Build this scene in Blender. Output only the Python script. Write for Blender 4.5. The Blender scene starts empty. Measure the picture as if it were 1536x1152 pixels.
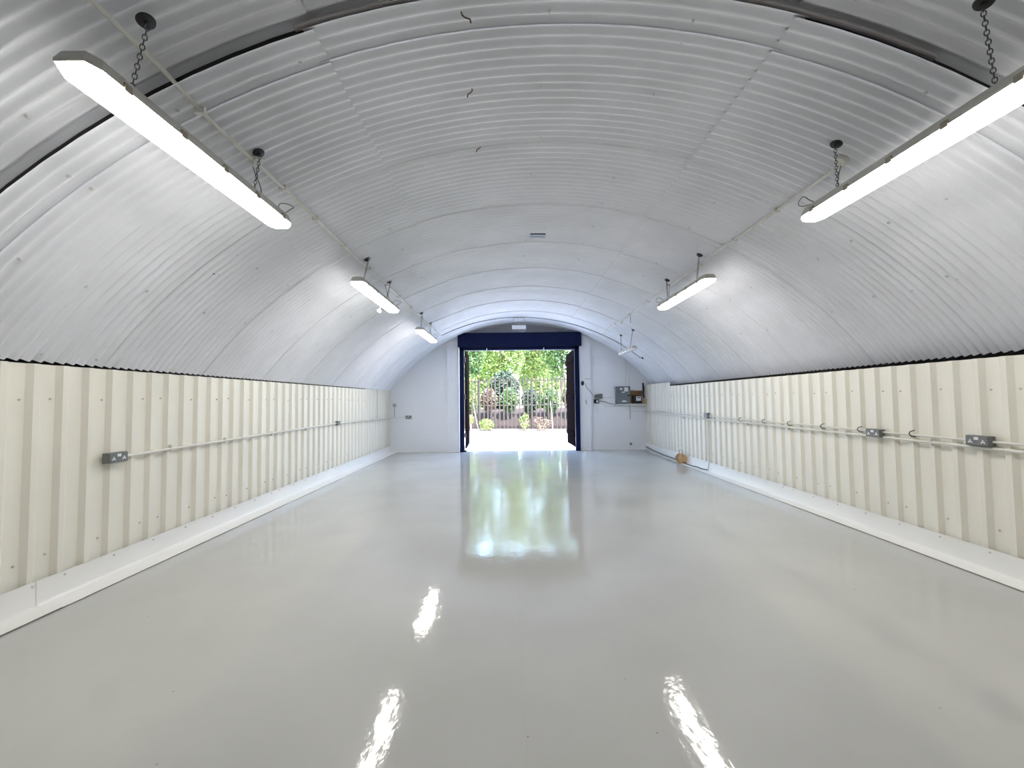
import bpy, math, random
from mathutils import Vector, Matrix
random.seed(7)
S = bpy.context.scene
COL = S.collection
PI = math.pi

# ------------------------------------------------------------------ camera
CAMX, CAMH, FPX = -0.3773, 1.5, 601.45
pitch, yaw, roll = 0.0406, -0.0064, 0.0116
Rm = Matrix.Rotation(yaw, 3, 'Z') @ Matrix.Rotation(pitch, 3, 'X') @ Matrix.Rotation(roll, 3, 'Y')
right, fwd, up = Rm.col[0], Rm.col[1], Rm.col[2]
cam_data = bpy.data.cameras.new('camera')
cam_data.sensor_width = 36.0
cam_data.lens = FPX / 1536 * 36.0
cam_data.clip_start = 0.05
cam = bpy.data.objects.new('camera', cam_data)
COL.objects.link(cam)
B = Matrix((right, up, -fwd)).transposed().to_4x4()
B.translation = Vector((CAMX, 0, CAMH))
cam.matrix_world = B
S.camera = cam

# ------------------------------------------------------------------ sky and sun
world = bpy.data.worlds.new('sky')
S.world = world
world.use_nodes = True
wn, wl = world.node_tree.nodes, world.node_tree.links
bgn = wn['Background']
sky = wn.new('ShaderNodeTexSky')
sky.sky_type = 'NISHITA'
sky.sun_disc = False
SUN_EL, SUN_AZ = 66, 140            # azimuth clockwise from the view down the hut
sky.sun_elevation = math.radians(SUN_EL)
sky.sun_rotation = math.radians(SUN_AZ)
sky.air_density = 1.0
sky.dust_density = 2.0
wl.new(sky.outputs[0], bgn.inputs[0])
SKY_STRENGTH = 3.0
bgn.inputs[1].default_value = SKY_STRENGTH
SUN_POWER = 36.0
sd = bpy.data.lights.new('sun', 'SUN')
sd.energy = SUN_POWER
sd.angle = 0.01
sd.color = (0.80, 0.90, 1.0)     # daylight looks cool beside the warm lamps
sun = bpy.data.objects.new('sun', sd)
COL.objects.link(sun)
# the sun stands high, behind the hut and to its two conduit side
_e, _a = math.radians(SUN_EL), math.radians(SUN_AZ)
sv = Vector((math.sin(_a) * math.cos(_e), math.cos(_a) * math.cos(_e), math.sin(_e)))
sun.rotation_euler = sv.to_track_quat('Z', 'Y').to_euler()
sun.location = (-12, 20, 18)

vs = S.view_settings
vs.view_transform = 'Standard'
vs.look = 'None'
vs.gamma = 1.0
vs.use_curve_mapping = False
vs.exposure = 0.14
LAMP_STRENGTH = 35.0

# ------------------------------------------------------------------ main sizes (metres)
R0, ZC = 4.908, -1.097            # roof arch
XL, XR = -3.911, 3.668            # faces of the wall linings
XFL, XFR = -3.703, 3.502          # room-side edges of the skirting flanges
ZSK, ZTOP = 0.20, 1.815           # skirting top, lining top
YEND, YREAR = 11.925, -3.2
AL, AR = -0.3125, 0.2724          # lengthwise roof seams
def zroof(x, off=0.0):
    return ZC + math.sqrt((R0 - off) ** 2 - x * x)

# ------------------------------------------------------------------ mesh helpers
class MB:
    def __init__(s):
        s.v, s.f = [], []
    def add(s, v, f):
        o = len(s.v)
        s.v += [tuple(p) for p in v]
        s.f += [tuple(i + o for i in q) for q in f]
        return s
    def box(s, x0, x1, y0, y1, z0, z1):
        v = [(x, y, z) for z in (z0, z1) for y in (y0, y1) for x in (x0, x1)]
        return s.add(v, [(0, 2, 3, 1), (4, 5, 7, 6), (0, 1, 5, 4), (2, 6, 7, 3), (0, 4, 6, 2), (1, 3, 7, 5)])
    def cbox(s, x0, x1, y0, y1, z0, z1, c):
        # box with chamfered edges all round the -y (front) face
        a = [(x0, y1, z0), (x1, y1, z0), (x1, y1, z1), (x0, y1, z1)]
        b = [(x0, y0 + c, z0), (x1, y0 + c, z0), (x1, y0 + c, z1), (x0, y0 + c, z1)]
        d = [(x0 + c, y0, z0 + c), (x1 - c, y0, z0 + c), (x1 - c, y0, z1 - c), (x0 + c, y0, z1 - c)]
        f = [(3, 2, 1, 0), (8, 9, 10, 11)]
        for i in range(4):
            j = (i + 1) % 4
            f += [(i, j, 4 + j, 4 + i), (4 + i, 4 + j, 8 + j, 8 + i)]
        return s.add(a + b + d, f)
    def tube(s, pts, r, n=8, closed=False, caps=True):
        pts = [Vector(p) for p in pts]
        m = len(pts)
        prev = None
        rings = []
        for i, p in enumerate(pts):
            if closed:
                t = pts[(i + 1) % m] - pts[i - 1]
            else:
                t = pts[min(i + 1, m - 1)] - pts[max(i - 1, 0)]
            t.normalize()
            if prev is None:
                u = t.orthogonal().normalized()
            else:
                u = (prev - t * prev.dot(t))
                u = u.normalized() if u.length > 1e-6 else t.orthogonal().normalized()
            prev = u
            w = t.cross(u)
            rr = r[i] if isinstance(r, (list, tuple)) else r
            rings.append([p + (u * math.cos(2 * PI * k / n) + w * math.sin(2 * PI * k / n)) * rr for k in range(n)])
        v = [q for g in rings for q in g]
        f = []
        for i in range(m if closed else m - 1):
            a, b = i * n, ((i + 1) % m) * n
            for k in range(n):
                l = (k + 1) % n
                f.append((a + k, a + l, b + l, b + k))
        if caps and not closed:
            f.append(tuple(range(n - 1, -1, -1)))
            f.append(tuple((m - 1) * n + k for k in range(n)))
        return s.add(v, f)
    def lathe(s, prof, org, axis, n=20):
        axis = Vector(axis).normalized()
        u = axis.orthogonal().normalized()
        w = axis.cross(u)
        org = Vector(org)
        v, f = [], []
        for (r, h) in prof:
            for k in range(n):
                a = 2 * PI * k / n
                v.append(org + axis * h + (u * math.cos(a) + w * math.sin(a)) * max(r, 1e-5))
        for i in range(len(prof) - 1):
            for k in range(n):
                l = (k + 1) % n
                f.append((i * n + k, i * n + l, (i + 1) * n + l, (i + 1) * n + k))
        f.append(tuple(range(n - 1, -1, -1)))
        f.append(tuple((len(prof) - 1) * n + k for k in range(n)))
        return s.add(v, f)
    def extrude(s, poly, vec):
        n = len(poly)
        vec = Vector(vec)
        a = [Vector(p) for p in poly]
        v = a + [p + vec for p in a]
        f = [tuple(range(n - 1, -1, -1)), tuple(range(n, 2 * n))]
        f += [(i, (i + 1) % n, n + (i + 1) % n, n + i) for i in range(n)]
        return s.add(v, f)
    def grid(s, rows):
        n = len(rows[0])
        v = [p for r in rows for p in r]
        f = []
        for i in range(len(rows) - 1):
            for k in range(n - 1):
                f.append((i * n + k, i * n + k + 1, (i + 1) * n + k + 1, (i + 1) * n + k))
        return s.add(v, f)
    def mesh(s, name, m, smooth=False):
        me = bpy.data.meshes.new(name)
        me.from_pydata(s.v, [], s.f)
        me.materials.append(m)
        if smooth:
            me.polygons.foreach_set('use_smooth', [True] * len(me.polygons))
            if smooth != 'all':
                try:
                    me.set_sharp_from_angle(angle=math.radians(38))
                except Exception:
                    pass
        me.update()
        return me
    def build(s, name, m, parent=None, smooth=False, loc=None):
        return link(name, s.mesh(name, m, smooth), parent, loc)

def link(name, me, parent=None, loc=None):
    o = bpy.data.objects.new(name, me)
    COL.objects.link(o)
    if parent is not None:
        o.parent = parent
    if loc is not None:
        o.location = loc
    return o
def tag(o, label=None, cat=None, group=None, kind=None):
    if label: o['label'] = label
    if cat: o['category'] = cat
    if group: o['group'] = group
    if kind: o['kind'] = kind
    return o
def thing(name, loc, label, cat, group=None, kind=None):
    return tag(link(name, None, None, loc), label, cat, group, kind)
def arc(x0, x1, y, off, n=24):
    a0, a1 = math.asin(x0 / R0), math.asin(x1 / R0)
    return [((R0 - off) * math.sin(a), y, ZC + (R0 - off) * math.cos(a)) for a in [a0 + (a1 - a0) * i / n for i in range(n + 1)]]

# ------------------------------------------------------------------ materials
def mat(name, col, rough=0.5, metal=0.0, var=0.0, vscale=6.0, bump=0.0, bscale=60.0, spec=0.5, emit=None, estr=0.0, coat=0.0):
    m = bpy.data.materials.new(name)
    m.use_nodes = True
    n, l = m.node_tree.nodes, m.node_tree.links
    b = n['Principled BSDF']
    b.inputs['Base Color'].default_value = (*col, 1)
    b.inputs['Roughness'].default_value = rough
    b.inputs['Metallic'].default_value = metal
    b.inputs['Specular IOR Level'].default_value = spec
    b.inputs['Coat Weight'].default_value = coat
    b.inputs['Coat Roughness'].default_value = 0.06
    tc = n.new('ShaderNodeTexCoord')
    if var > 0:
        t = n.new('ShaderNodeTexNoise')
        t.inputs['Scale'].default_value = vscale
        t.inputs['Detail'].default_value = 6
        l.new(tc.outputs['Object'], t.inputs['Vector'])
        r = n.new('ShaderNodeValToRGB')
        r.color_ramp.elements[0].position = 0.3
        r.color_ramp.elements[1].position = 0.7
        r.color_ramp.elements[0].color = (*[c * (1 - var) for c in col], 1)
        r.color_ramp.elements[1].color = (*[min(1, c * (1 + var)) for c in col], 1)
        l.new(t.outputs['Fac'], r.inputs[0])
        l.new(r.outputs[0], b.inputs['Base Color'])
    if bump > 0:
        t2 = n.new('ShaderNodeTexNoise')
        t2.inputs['Scale'].default_value = bscale
        t2.inputs['Detail'].default_value = 3
        l.new(tc.outputs['Object'], t2.inputs['Vector'])
        bp = n.new('ShaderNodeBump')
        bp.inputs['Strength'].default_value = bump
        bp.inputs['Distance'].default_value = 0.004
        l.new(t2.outputs['Fac'], bp.inputs['Height'])
        l.new(bp.outputs[0], b.inputs['Normal'])
    if emit:
        b.inputs['Emission Color'].default_value = (*emit, 1)
        b.inputs['Emission Strength'].default_value = estr
    return m

M = {}
M['roof'] = mat('roof_paint', (0.80, 0.82, 0.87), 0.28, var=0.05, vscale=2.2, bump=0.12, bscale=24)
M['lining'] = mat('cream_paint', (0.775, 0.75, 0.665), 0.42, var=0.03, vscale=1.6)
M['skirt'] = mat('white_sheet', (0.81, 0.80, 0.77), 0.38, var=0.02, vscale=2.0)
M['seam'] = mat('packing', (0.62, 0.57, 0.56), 0.6)
M['shell'] = mat('dark_void_skin', (0.10, 0.10, 0.105), 0.7, var=.2)  # dark colour stands in for shade in the gap over the wall linings
M['blue'] = mat('navy_steel', (0.003, 0.008, 0.042), 0.5, var=0.1, spec=.12)
M['black'] = mat('black_plastic', (0.012, 0.012, 0.013), 0.5)
M['chain'] = mat('dark_steel', (0.10, 0.10, 0.10), 0.4, metal=0.6)
M['conduit'] = mat('painted_conduit', (0.66, 0.65, 0.60), 0.45, var=0.06, vscale=9)
M['conduit_white'] = mat('white_conduit', (0.76, 0.76, 0.74), 0.4)
M['socket'] = mat('grey_metalclad', (0.16, 0.17, 0.17), 0.45, metal=0.2, var=0.1, vscale=40)
M['switch'] = mat('white_switch', (0.75, 0.75, 0.73), 0.4)
M['lamp_body'] = mat('lamp_housing', (0.48, 0.47, 0.44), 0.45)
M['diffuser'] = mat('lit_diffuser', (0.9, 0.9, 0.9), 0.4, emit=(1.0, 0.965, 0.90), estr=LAMP_STRENGTH)
M['diffuser_off'] = mat('unlit_diffuser', (0.80, 0.82, 0.84), 0.25)
M['clip'] = mat('clip_steel', (0.30, 0.27, 0.22), 0.4, metal=0.6)
M['cable'] = mat('grey_cable', (0.20, 0.20, 0.20), 0.5)
M['board'] = mat('board_grey', (0.17, 0.19, 0.21), 0.45, var=0.08, vscale=12)
M['wood'] = mat('brown_board', (0.20, 0.10, 0.035), 0.6, var=0.2, vscale=14)
M['doorwood'] = mat('dark_door', (0.007, 0.005, 0.005), 0.9, var=0.25, vscale=9, spec=.0)
M['gable'] = mat('gable_board', (0.50, 0.50, 0.52), 0.6, var=0.05)
M['tan'] = mat('tan_plastic', (0.62, 0.40, 0.20), 0.5, var=0.15, vscale=30)
M['rust'] = mat('rusty_wire', (0.13, 0.09, 0.07), 0.6, var=0.3, vscale=40)
M['pale'] = mat('shaded_weathered_steel', (0.034, 0.028, 0.021), 0.8, var=0.25, spec=.2, vscale=5)  # base colour kept dark in place of real shade on the fence
M['ground'] = mat('yard_concrete', (0.60, 0.58, 0.57), 0.8, var=0.1, vscale=1.5, bump=0.4, bscale=14)
M['earth'] = mat('leaf_litter', (0.015, 0.0065, 0.0045), 0.95, var=0.5, vscale=7, bump=1.0, bscale=20)
M['bark'] = mat('bark', (0.12, 0.08, 0.055), 0.85, var=0.3, vscale=12)
M['stem'] = mat('pale_stem', (0.10, 0.08, 0.065), 0.7, var=0.1, vscale=12)
M['bolt'] = mat('painted_bolt', (0.60, 0.60, 0.60), 0.4)
M['screw'] = mat('painted_screw', (0.58, 0.55, 0.49), 0.5)

def leaf_mat(name, col, col2, trans=0.45):
    m = bpy.data.materials.new(name)
    m.use_nodes = True
    n, l = m.node_tree.nodes, m.node_tree.links
    out = n['Material Output']
    b = n['Principled BSDF']
    b.inputs['Roughness'].default_value = 0.5
    g = n.new('ShaderNodeTexCoord')
    t = n.new('ShaderNodeTexNoise'); t.inputs['Scale'].default_value = 3.0
    l.new(g.outputs['Object'], t.inputs['Vector'])
    r = n.new('ShaderNodeValToRGB')
    r.color_ramp.elements[0].position = 0.35; r.color_ramp.elements[1].position = 0.65
    r.color_ramp.elements[0].color = (*col, 1); r.color_ramp.elements[1].color = (*col2, 1)
    l.new(t.outputs['Fac'], r.inputs[0]); l.new(r.outputs[0], b.inputs['Base Color'])
    tr = n.new('ShaderNodeBsdfTranslucent'); l.new(r.outputs[0], tr.inputs[0])
    mx = n.new('ShaderNodeMixShader'); mx.inputs[0].default_value = trans
    l.new(b.outputs[0], mx.inputs[1]); l.new(tr.outputs[0], mx.inputs[2]); l.new(mx.outputs[0], out.inputs[0])
    return m
M['leaf_light'] = leaf_mat('leaf_light', (0.083, 0.159, 0.022), (0.189, 0.226, 0.053))
M['leaf_mid'] = leaf_mat('leaf_mid', (0.030, 0.083, 0.019), (0.106, 0.159, 0.038))
M['leaf_dark'] = leaf_mat('leaf_dark', (0.010, 0.025, 0.011), (0.035, 0.055, 0.025), 0.3)
M['leaf_dry'] = leaf_mat('leaf_dry', (0.076, 0.035, 0.020), (0.113, 0.086, 0.046), 0.3)

def floor_mat():
    m = bpy.data.materials.new('grey_floor_paint')
    m.use_nodes = True
    n, l = m.node_tree.nodes, m.node_tree.links
    b = n['Principled BSDF']
    tc = n.new('ShaderNodeTexCoord')
    big = n.new('ShaderNodeTexNoise'); big.inputs['Scale'].default_value = 0.8; big.inputs['Detail'].default_value = 5
    l.new(tc.outputs['Object'], big.inputs['Vector'])
    r = n.new('ShaderNodeValToRGB')
    r.color_ramp.elements[0].position = 0.35; r.color_ramp.elements[1].position = 0.65
    r.color_ramp.elements[0].color = (0.455, 0.455, 0.435, 1); r.color_ramp.elements[1].color = (0.50, 0.50, 0.48, 1)
    l.new(big.outputs['Fac'], r.inputs[0])
    # small dark specks of grit
    sp = n.new('ShaderNodeTexVoronoi'); sp.inputs['Scale'].default_value = 5.0
    l.new(tc.outputs['Object'], sp.inputs['Vector'])
    lt = n.new('ShaderNodeMath'); lt.operation = 'LESS_THAN'; lt.inputs[1].default_value = 0.022
    l.new(sp.outputs['Distance'], lt.inputs[0])
    # slab joint running down the middle, wandering a little
    sx = n.new('ShaderNodeSeparateXYZ'); l.new(tc.outputs['Object'], sx.inputs[0])
    wob = n.new('ShaderNodeTexNoise'); wob.inputs['Scale'].default_value = 2.5; wob.inputs['Detail'].default_value = 6
    l.new(tc.outputs['Object'], wob.inputs['Vector'])
    w1 = n.new('ShaderNodeMath'); w1.operation = 'MULTIPLY_ADD'; w1.inputs[1].default_value = 0.05; w1.inputs[2].default_value = 0.30
    l.new(wob.outputs['Fac'], w1.inputs[0])
    ad = n.new('ShaderNodeMath'); ad.operation = 'ADD'; l.new(sx.outputs['X'], ad.inputs[0]); l.new(w1.outputs[0], ad.inputs[1])
    ab = n.new('ShaderNodeMath'); ab.operation = 'ABSOLUTE'; l.new(ad.outputs[0], ab.inputs[0])
    jn = n.new('ShaderNodeMapRange'); jn.inputs['From Min'].default_value = 0.002; jn.inputs['From Max'].default_value = 0.008
    jn.inputs['To Min'].default_value = 1; jn.inputs['To Max'].default_value = 0
    l.new(ab.outputs[0], jn.inputs['Value'])
    mx = n.new('ShaderNodeMix'); mx.data_type = 'RGBA'
    l.new(lt.outputs[0], mx.inputs[0]); l.new(r.outputs[0], mx.inputs[6]); mx.inputs[7].default_value = (0.27, 0.26, 0.24, 1)
    jf = n.new('ShaderNodeMath'); jf.operation = 'MULTIPLY'; jf.inputs[1].default_value = 0.04; l.new(jn.outputs[0], jf.inputs[0])
    mx2 = n.new('ShaderNodeMix'); mx2.data_type = 'RGBA'
    l.new(jf.outputs[0], mx2.inputs[0]); l.new(mx.outputs[2], mx2.inputs[6]); mx2.inputs[7].default_value = (0.2, 0.2, 0.19, 1)
    l.new(mx2.outputs[2], b.inputs['Base Color'])
    b.inputs['Roughness'].default_value = 0.07
    b.inputs['Specular IOR Level'].default_value = 0.55
    b.inputs['Coat Weight'].default_value = 0.0
    b.inputs['Coat Roughness'].default_value = 0.05
    # brushed ripples in the paint film
    mp = n.new('ShaderNodeMapping'); mp.inputs['Scale'].default_value = (1.0, 0.7, 1.0)
    l.new(tc.outputs['Object'], mp.inputs[0])
    n1 = n.new('ShaderNodeTexNoise'); n1.inputs['Scale'].default_value = 26.0; n1.inputs['Detail'].default_value = 3
    n2 = n.new('ShaderNodeTexNoise'); n2.inputs['Scale'].default_value = 3.2; n2.inputs['Detail'].default_value = 3
    l.new(mp.outputs[0], n1.inputs['Vector']); l.new(mp.outputs[0], n2.inputs['Vector'])
    am = n.new('ShaderNodeMath'); am.operation = 'MULTIPLY_ADD'; am.inputs[1].default_value = 5.0
    l.new(n2.outputs['Fac'], am.inputs[0]); l.new(n1.outputs['Fac'], am.inputs[2])
    j2 = n.new('ShaderNodeMath'); j2.operation = 'MULTIPLY_ADD'; j2.inputs[1].default_value = -0.25
    l.new(jn.outputs[0], j2.inputs[0]); l.new(am.outputs[0], j2.inputs[2])
    bp = n.new('ShaderNodeBump'); bp.inputs['Strength'].default_value = 0.55; bp.inputs['Distance'].default_value = 0.0012
    l.new(j2.outputs[0], bp.inputs['Height'])
    l.new(bp.outputs[0], b.inputs['Normal']); l.new(bp.outputs[0], b.inputs['Coat Normal'])
    return m
M['floor'] = floor_mat()

def brick_mat():
    m = mat('white_brick', (0.82, 0.83, 0.85), 0.5)
    n, l = m.node_tree.nodes, m.node_tree.links
    b = n['Principled BSDF']
    tc = n.new('ShaderNodeTexCoord')
    mp = n.new('ShaderNodeMapping'); mp.inputs['Rotation'].default_value = (PI / 2, 0, 0)
    l.new(tc.outputs['Object'], mp.inputs[0])
    bt = n.new('ShaderNodeTexBrick')
    bt.inputs['Scale'].default_value = 1.0
    bt.inputs['Brick Width'].default_value = 0.225; bt.inputs['Row Height'].default_value = 0.075
    bt.inputs['Mortar Size'].default_value = 0.006; bt.inputs['Mortar Smooth'].default_value = 0.4
    l.new(mp.outputs[0], bt.inputs['Vector'])
    bp = n.new('ShaderNodeBump'); bp.invert = True
    bp.inputs['Strength'].default_value = 0.6; bp.inputs['Distance'].default_value = 0.004
    l.new(bt.outputs['Fac'], bp.inputs['Height']); l.new(bp.outputs[0], b.inputs['Normal'])
    return m
M['brick'] = brick_mat()

# ------------------------------------------------------------------ floor and ground
fl = MB().box(-4.85, 4.85, YREAR - .2, 11.95, -0.15, 0.0).build('floor', M['floor'])
tag(fl, 'glossy light grey painted concrete floor of the hut', 'floor', kind='structure')
th = MB().box(-1.95, 1.85, 11.95, 12.75, -0.15, 0.004).build('trim_1', M['skirt'])
tag(th, 'pale concrete threshold strip in the open doorway', 'threshold', kind='structure')
MB().box(1.0, 1.55, 12.0, 12.03, 0.0, 0.012).build('threshold_edge', M['conduit_white'], th)
gm = MB()
gm.grid([[(x, y, -0.05 + 0.012 * math.sin(x * 2.1 + y)) for x in [-40 + 2 * i for i in range(41)]] for y in [12.3 + 1.2 * j for j in range(40)]])
gr = gm.build('ground', M['ground'], smooth=True)
tag(gr, 'sunlit pale concrete yard outside the doorway', 'ground', kind='structure')

# ------------------------------------------------------------------ corrugated roof
PITCH = 0.0751
SHEET = 15 * PITCH
def corr_mesh(name, a0, a1, length, R, amp=0.0148, tilt=0.0026, per=8):
    nc = max(2, round(length / PITCH * per))
    na = max(6, int(abs(a1 - a0) / 0.045))
    rows = []
    for i in range(na + 1):
        a = a0 + (a1 - a0) * i / na
        row = []
        for k in range(nc + 1):
            y = length * k / nc
            r = R - amp * math.cos(2 * PI * y / PITCH) + tilt * (y / SHEET - 0.5)
            row.append((r * math.sin(a), y, ZC + r * math.cos(a)))
        rows.append(row)
    return MB().grid(rows).mesh(name, M['roof'], 'all')
ceil = thing('ceiling', (0, 0, 0), 'barrel vaulted ceiling of white painted corrugated steel sheets', 'ceiling', kind='structure')
AEND = 1.34
ASL = math.acos((1.84 - ZC) / R0)
ASR = math.acos((1.874 - ZC) / R0)
cols = [(-ASL, AL + 0.012, -0.0105), (AL, AR, 0.0), (AR - 0.012, ASR, -0.0105)]
LAP = PITCH
full = [corr_mesh('roof_sheet', a, b, SHEET + LAP, R0 + dr) for a, b, dr in cols]
first = [corr_mesh('roof_sheet', a, b, 3 * PITCH + LAP, R0 + dr + .005) for a, b, dr in cols]
last = [corr_mesh('roof_sheet', a, b, 0.88, R0 + dr) for a, b, dr in cols]
Y1 = 2.355
for c in range(3):
    DY = 0.0 if c == 1 else 0.12 * PITCH
    link('roof_sheet', first[c], ceil, (0, Y1 - 3 * PITCH + 0.012 + DY, 0))
    for k in range(8):
        link('roof_sheet', full[c], ceil, (0, Y1 + k * SHEET + DY, 0))
    link('roof_sheet', last[c], ceil, (0, Y1 + 8 * SHEET + DY, 0))
# the near bay of the roof stands a little higher, with an open dark joint between
RN = 0.075
near = [corr_mesh('roof_sheet', a, b, SHEET + LAP, R0 + RN + dr) for a, b, dr in cols]
for c in range(3):
    for k in range(5):
        link('roof_sheet', near[c], ceil, (0, 2.50 - LAP - (k + 1) * SHEET, 0))
def ringband(a0, a1, r0, r1, y0, y1, n=40):
    m = MB()
    rows = []
    for (r, y) in ((r0, y0), (r1, y0), (r1, y1), (r0, y1), (r0, y0)):
        rows.append([(r * math.sin(a), y, ZC + r * math.cos(a)) for a in [a0 + (a1 - a0) * i / n for i in range(n + 1)]])
    return m.grid(rows)
ringband(-AEND, AEND, R0 + .018, R0 + RN + .02, 2.195, 2.22).build('joint_shade_band', M['black'], ceil, smooth='all')  # black band added to seal the joint and stand in for its shade
xs0, xs1 = math.asin(-1.55 / R0), math.asin(2.03 / R0)
ringband(xs0, xs1, R0 + 0.021, R0 + 0.036, 2.15, 2.18).build('packing_strip', M['seam'], ceil, smooth='all')
# dark skin added over the liner sheets to block light leaks, capped at both ends
ringband(-1.36, 1.36, R0 + .13, R0 + .15, YREAR - .1, 12.25, 60).build('light_block_skin', M['shell'], ceil, smooth='all')
ringband(-1.36, 1.36, R0 + .012, R0 + .15, 12.20, 12.23, 60).build('light_block_cap', M['shell'], ceil, smooth='all')
ringband(-1.36, 1.36, R0 + .05, R0 + .15, YREAR - .08, YREAR - .05, 60).build('light_block_cap', M['shell'], ceil, smooth='all')
# roof bolts with washers
bm_ = MB().lathe([(0.013, 0.0), (0.013, 0.003), (0.008, 0.004), (0.008, 0.010), (0.004, 0.012)], (0, 0, 0), (0, 0, 1), 8)
bolt_me = bm_.mesh('roof_bolt', M['bolt'], True)
def put_bolt(x, y, off=0.006):
    if off > 0 and not (-1.5 < x < 1.31): off += .012
    z = zroof(x, off)
    o = link('roof_bolt', bolt_me, ceil, (x, y, z))
    o.rotation_euler = Vector((-x, 0, ZC - z)).to_track_quat('Z', 'Y').to_euler()
blist = [(-2.916, 2.286), (-2.919, 2.418), (-3.405, 2.471), (-3.454, 2.902), (-3.376, 3.308), (-3.874, 3.006), (-3.875, 3.408),
         (-.116, 2.284), (.742, 2.292), (.734, 2.439), (.717, 2.872), (-.118, 2.859), (-.073, 3.42), (2.126, 2.306), (2.791, 2.815),
         (3.352, 3.268), (3.312, 3.312), (3.347, 3.639), (2.78, 3.609), (2.802, 4.029), (2.772, 3.238), (-2.3, 2.29), (-1.6, 2.31)]
for (x, y) in blist: put_bolt(x, y)
for y in (4.0, 4.55, 5.13, 5.7, 6.3):
    for x in (-3.4, -2.9, -1.75, -.1, .74, 1.75, 2.79, 3.33):
        put_bolt(x + random.uniform(-.03, .03), y + random.uniform(-.03, .03))
for (x, y) in ((-2.84, 2.019), (1.9, 1.6), (-3.1, 1.6)): put_bolt(x, y, -RN + .006)
# small drilled holes
hole_me = MB().lathe([(0.008, 0), (0.008, 0.002)], (0, 0, 0), (0, 0, 1), 8).mesh('drill_hole', M['black'])
for (x, y) in ((-2.865, 3.646), (-3.083, 3.656), (-3.074, 3.713)):
    z = zroof(x, .022)
    o = link('drill_hole', hole_me, ceil, (x, y, z)); o.rotation_euler = Vector((-x, 0, ZC - z)).to_track_quat('Z', 'Y').to_euler()
vent = MB()
vent.grid([arc(-.062, .148, yy, oo, 8) for yy, oo in ((5.475, 0.0), (5.475, 0.014), (5.60, 0.014), (5.60, 0.0))])
vent.build('vent_slot', M['black'], ceil)

# ------------------------------------------------------------------ wall linings
RP = 0.1965
def lining_mesh(name, n, ztop, sgn):
    # five-rib box profile sheet; local y from crown edge, local x grows into the wall
    CW, WEB, D = 0.038, 0.030, 0.030
    pr = []
    for k in range(n):
        y0 = k * RP
        pr += [(0, y0), (0, y0 + CW), (D, y0 + CW + WEB), (D, y0 + RP - WEB)]
    pr.append((0, n * RP))
    rows = [[(sgn * x, y, z) for x, y in pr] for z in (0.02, 0.8, ztop)]
    return MB().grid(rows).mesh(name, M['lining'])
screw_me = MB().lathe([(0.010, 0), (0.010, 0.003), (0.006, 0.004), (0.006, 0.010)], (0, 0, 0), (1, 0, 0), 8).mesh('lining_screw', M['screw'], True)
pale_screw_me = MB().lathe([(0.009, 0), (0.009, 0.003), (0.006, 0.004), (0.006, 0.008)], (0, 0, 0), (1, 0, 0), 8).mesh('skirting_screw', M['bolt'], True)
def wall(name, side, x, ystart, label):
    sgn = -1 if side == 'l' else 1           # direction from room into wall
    w = thing(name, (x, 0, 0), label, 'wall', kind='structure')
    me = lining_mesh('wall_sheet', 5, ZTOP, sgn)
    k0 = -6
    ends = []
    for s in range(k0, 8):
        y0 = ystart + s * 5 * RP
        if y0 + 5 * RP > 10.75: break
        link('wall_sheet', me, w, (0, y0, 0))
        ends.append(y0 + 5 * RP)
        for j in range(5):
            if s < 0: continue
            yy = y0 + j * RP
            pan = yy + RP * 0.5 + 0.035
            if j % 5 in (0, 2, 4):
                for z in (1.555, 0.36):
                    o = link('lining_screw', screw_me, w, (sgn * 0.029, pan - RP + RP, z + random.uniform(-.012, .012)))
                    o.rotation_euler = (0, 0, PI if side == 'r' else 0)
    ye = ends[-1]
    n2 = int((YEND + .1 - ye) / RP)
    link('wall_sheet', lining_mesh('wall_sheet', n2 + 1, 1.915, sgn), w, (sgn * 0.012, ye + 0.004, 0))
    return w
wall_l = wall('wall_left', 'l', XL, 2.998 - 5 * RP, 'cream ribbed sheet lining on the wall that carries one conduit')
wall_r = wall('wall_right', 'r', XR, 3.234 - 5 * RP, 'cream ribbed sheet lining on the wall that carries two conduits')
# skirting flashings: upright leaf, bend, flange lying on the floor
def skirting(name, side, xk, xf, joints, label):
    sgn = 1 if side == 'l' else -1           # towards the room
    b = thing(name, (xk, 0, 0), label, 'skirting', kind='structure')
    W = abs(xf - xk)
    for i in range(len(joints) - 1):
        y0, y1 = joints[i], joints[i + 1]
        e = 0.004 if i % 2 == 0 else 0.0015
        lift = 0.012 if (i == 1 and side == 'l') else 0.005
        pr = [(0.003 + e, ZSK), (0.0045 + e, ZSK), (0.0045 + e, 0.032 + e), (0.012 + e, 0.016 + e), (0.030, 0.008 + e), (W * .6, 0.004 + e),
              (W, lift + e), (W, lift + e - 0.0025)]
        rows = [[(sgn * px, yy, pz) for px, pz in pr] for yy in (y0 - 0.04, y0 + (y1 - y0) * .35, y0 + (y1 - y0) * .7, y1)]
        MB().grid(rows).build('skirting_panel', M['skirt'], b, smooth=True)
        k = 0
        yy = y0 + 0.15
        while yy < y1:
            if 2.4 < yy < 8.5:
                o = link('skirting_screw', pale_screw_me, b, (sgn * (0.0045 + e), yy, 0.17))
                o.rotation_euler = (0, 0, PI if side == 'r' else 0)
            yy += 2 * RP
    return b
skirting('baseboard_left', 'l', XL, XFL, [-3.2, .13, 3.094, 6.053, 9.01, 11.93], 'white folded metal skirting under the wall that carries one conduit')
skirting('baseboard_right', 'r', XR, XFR, [-3.2, -.09, 2.87, 5.83, 8.79, 11.93], 'white folded metal skirting under the wall that carries two conduits')

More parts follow.
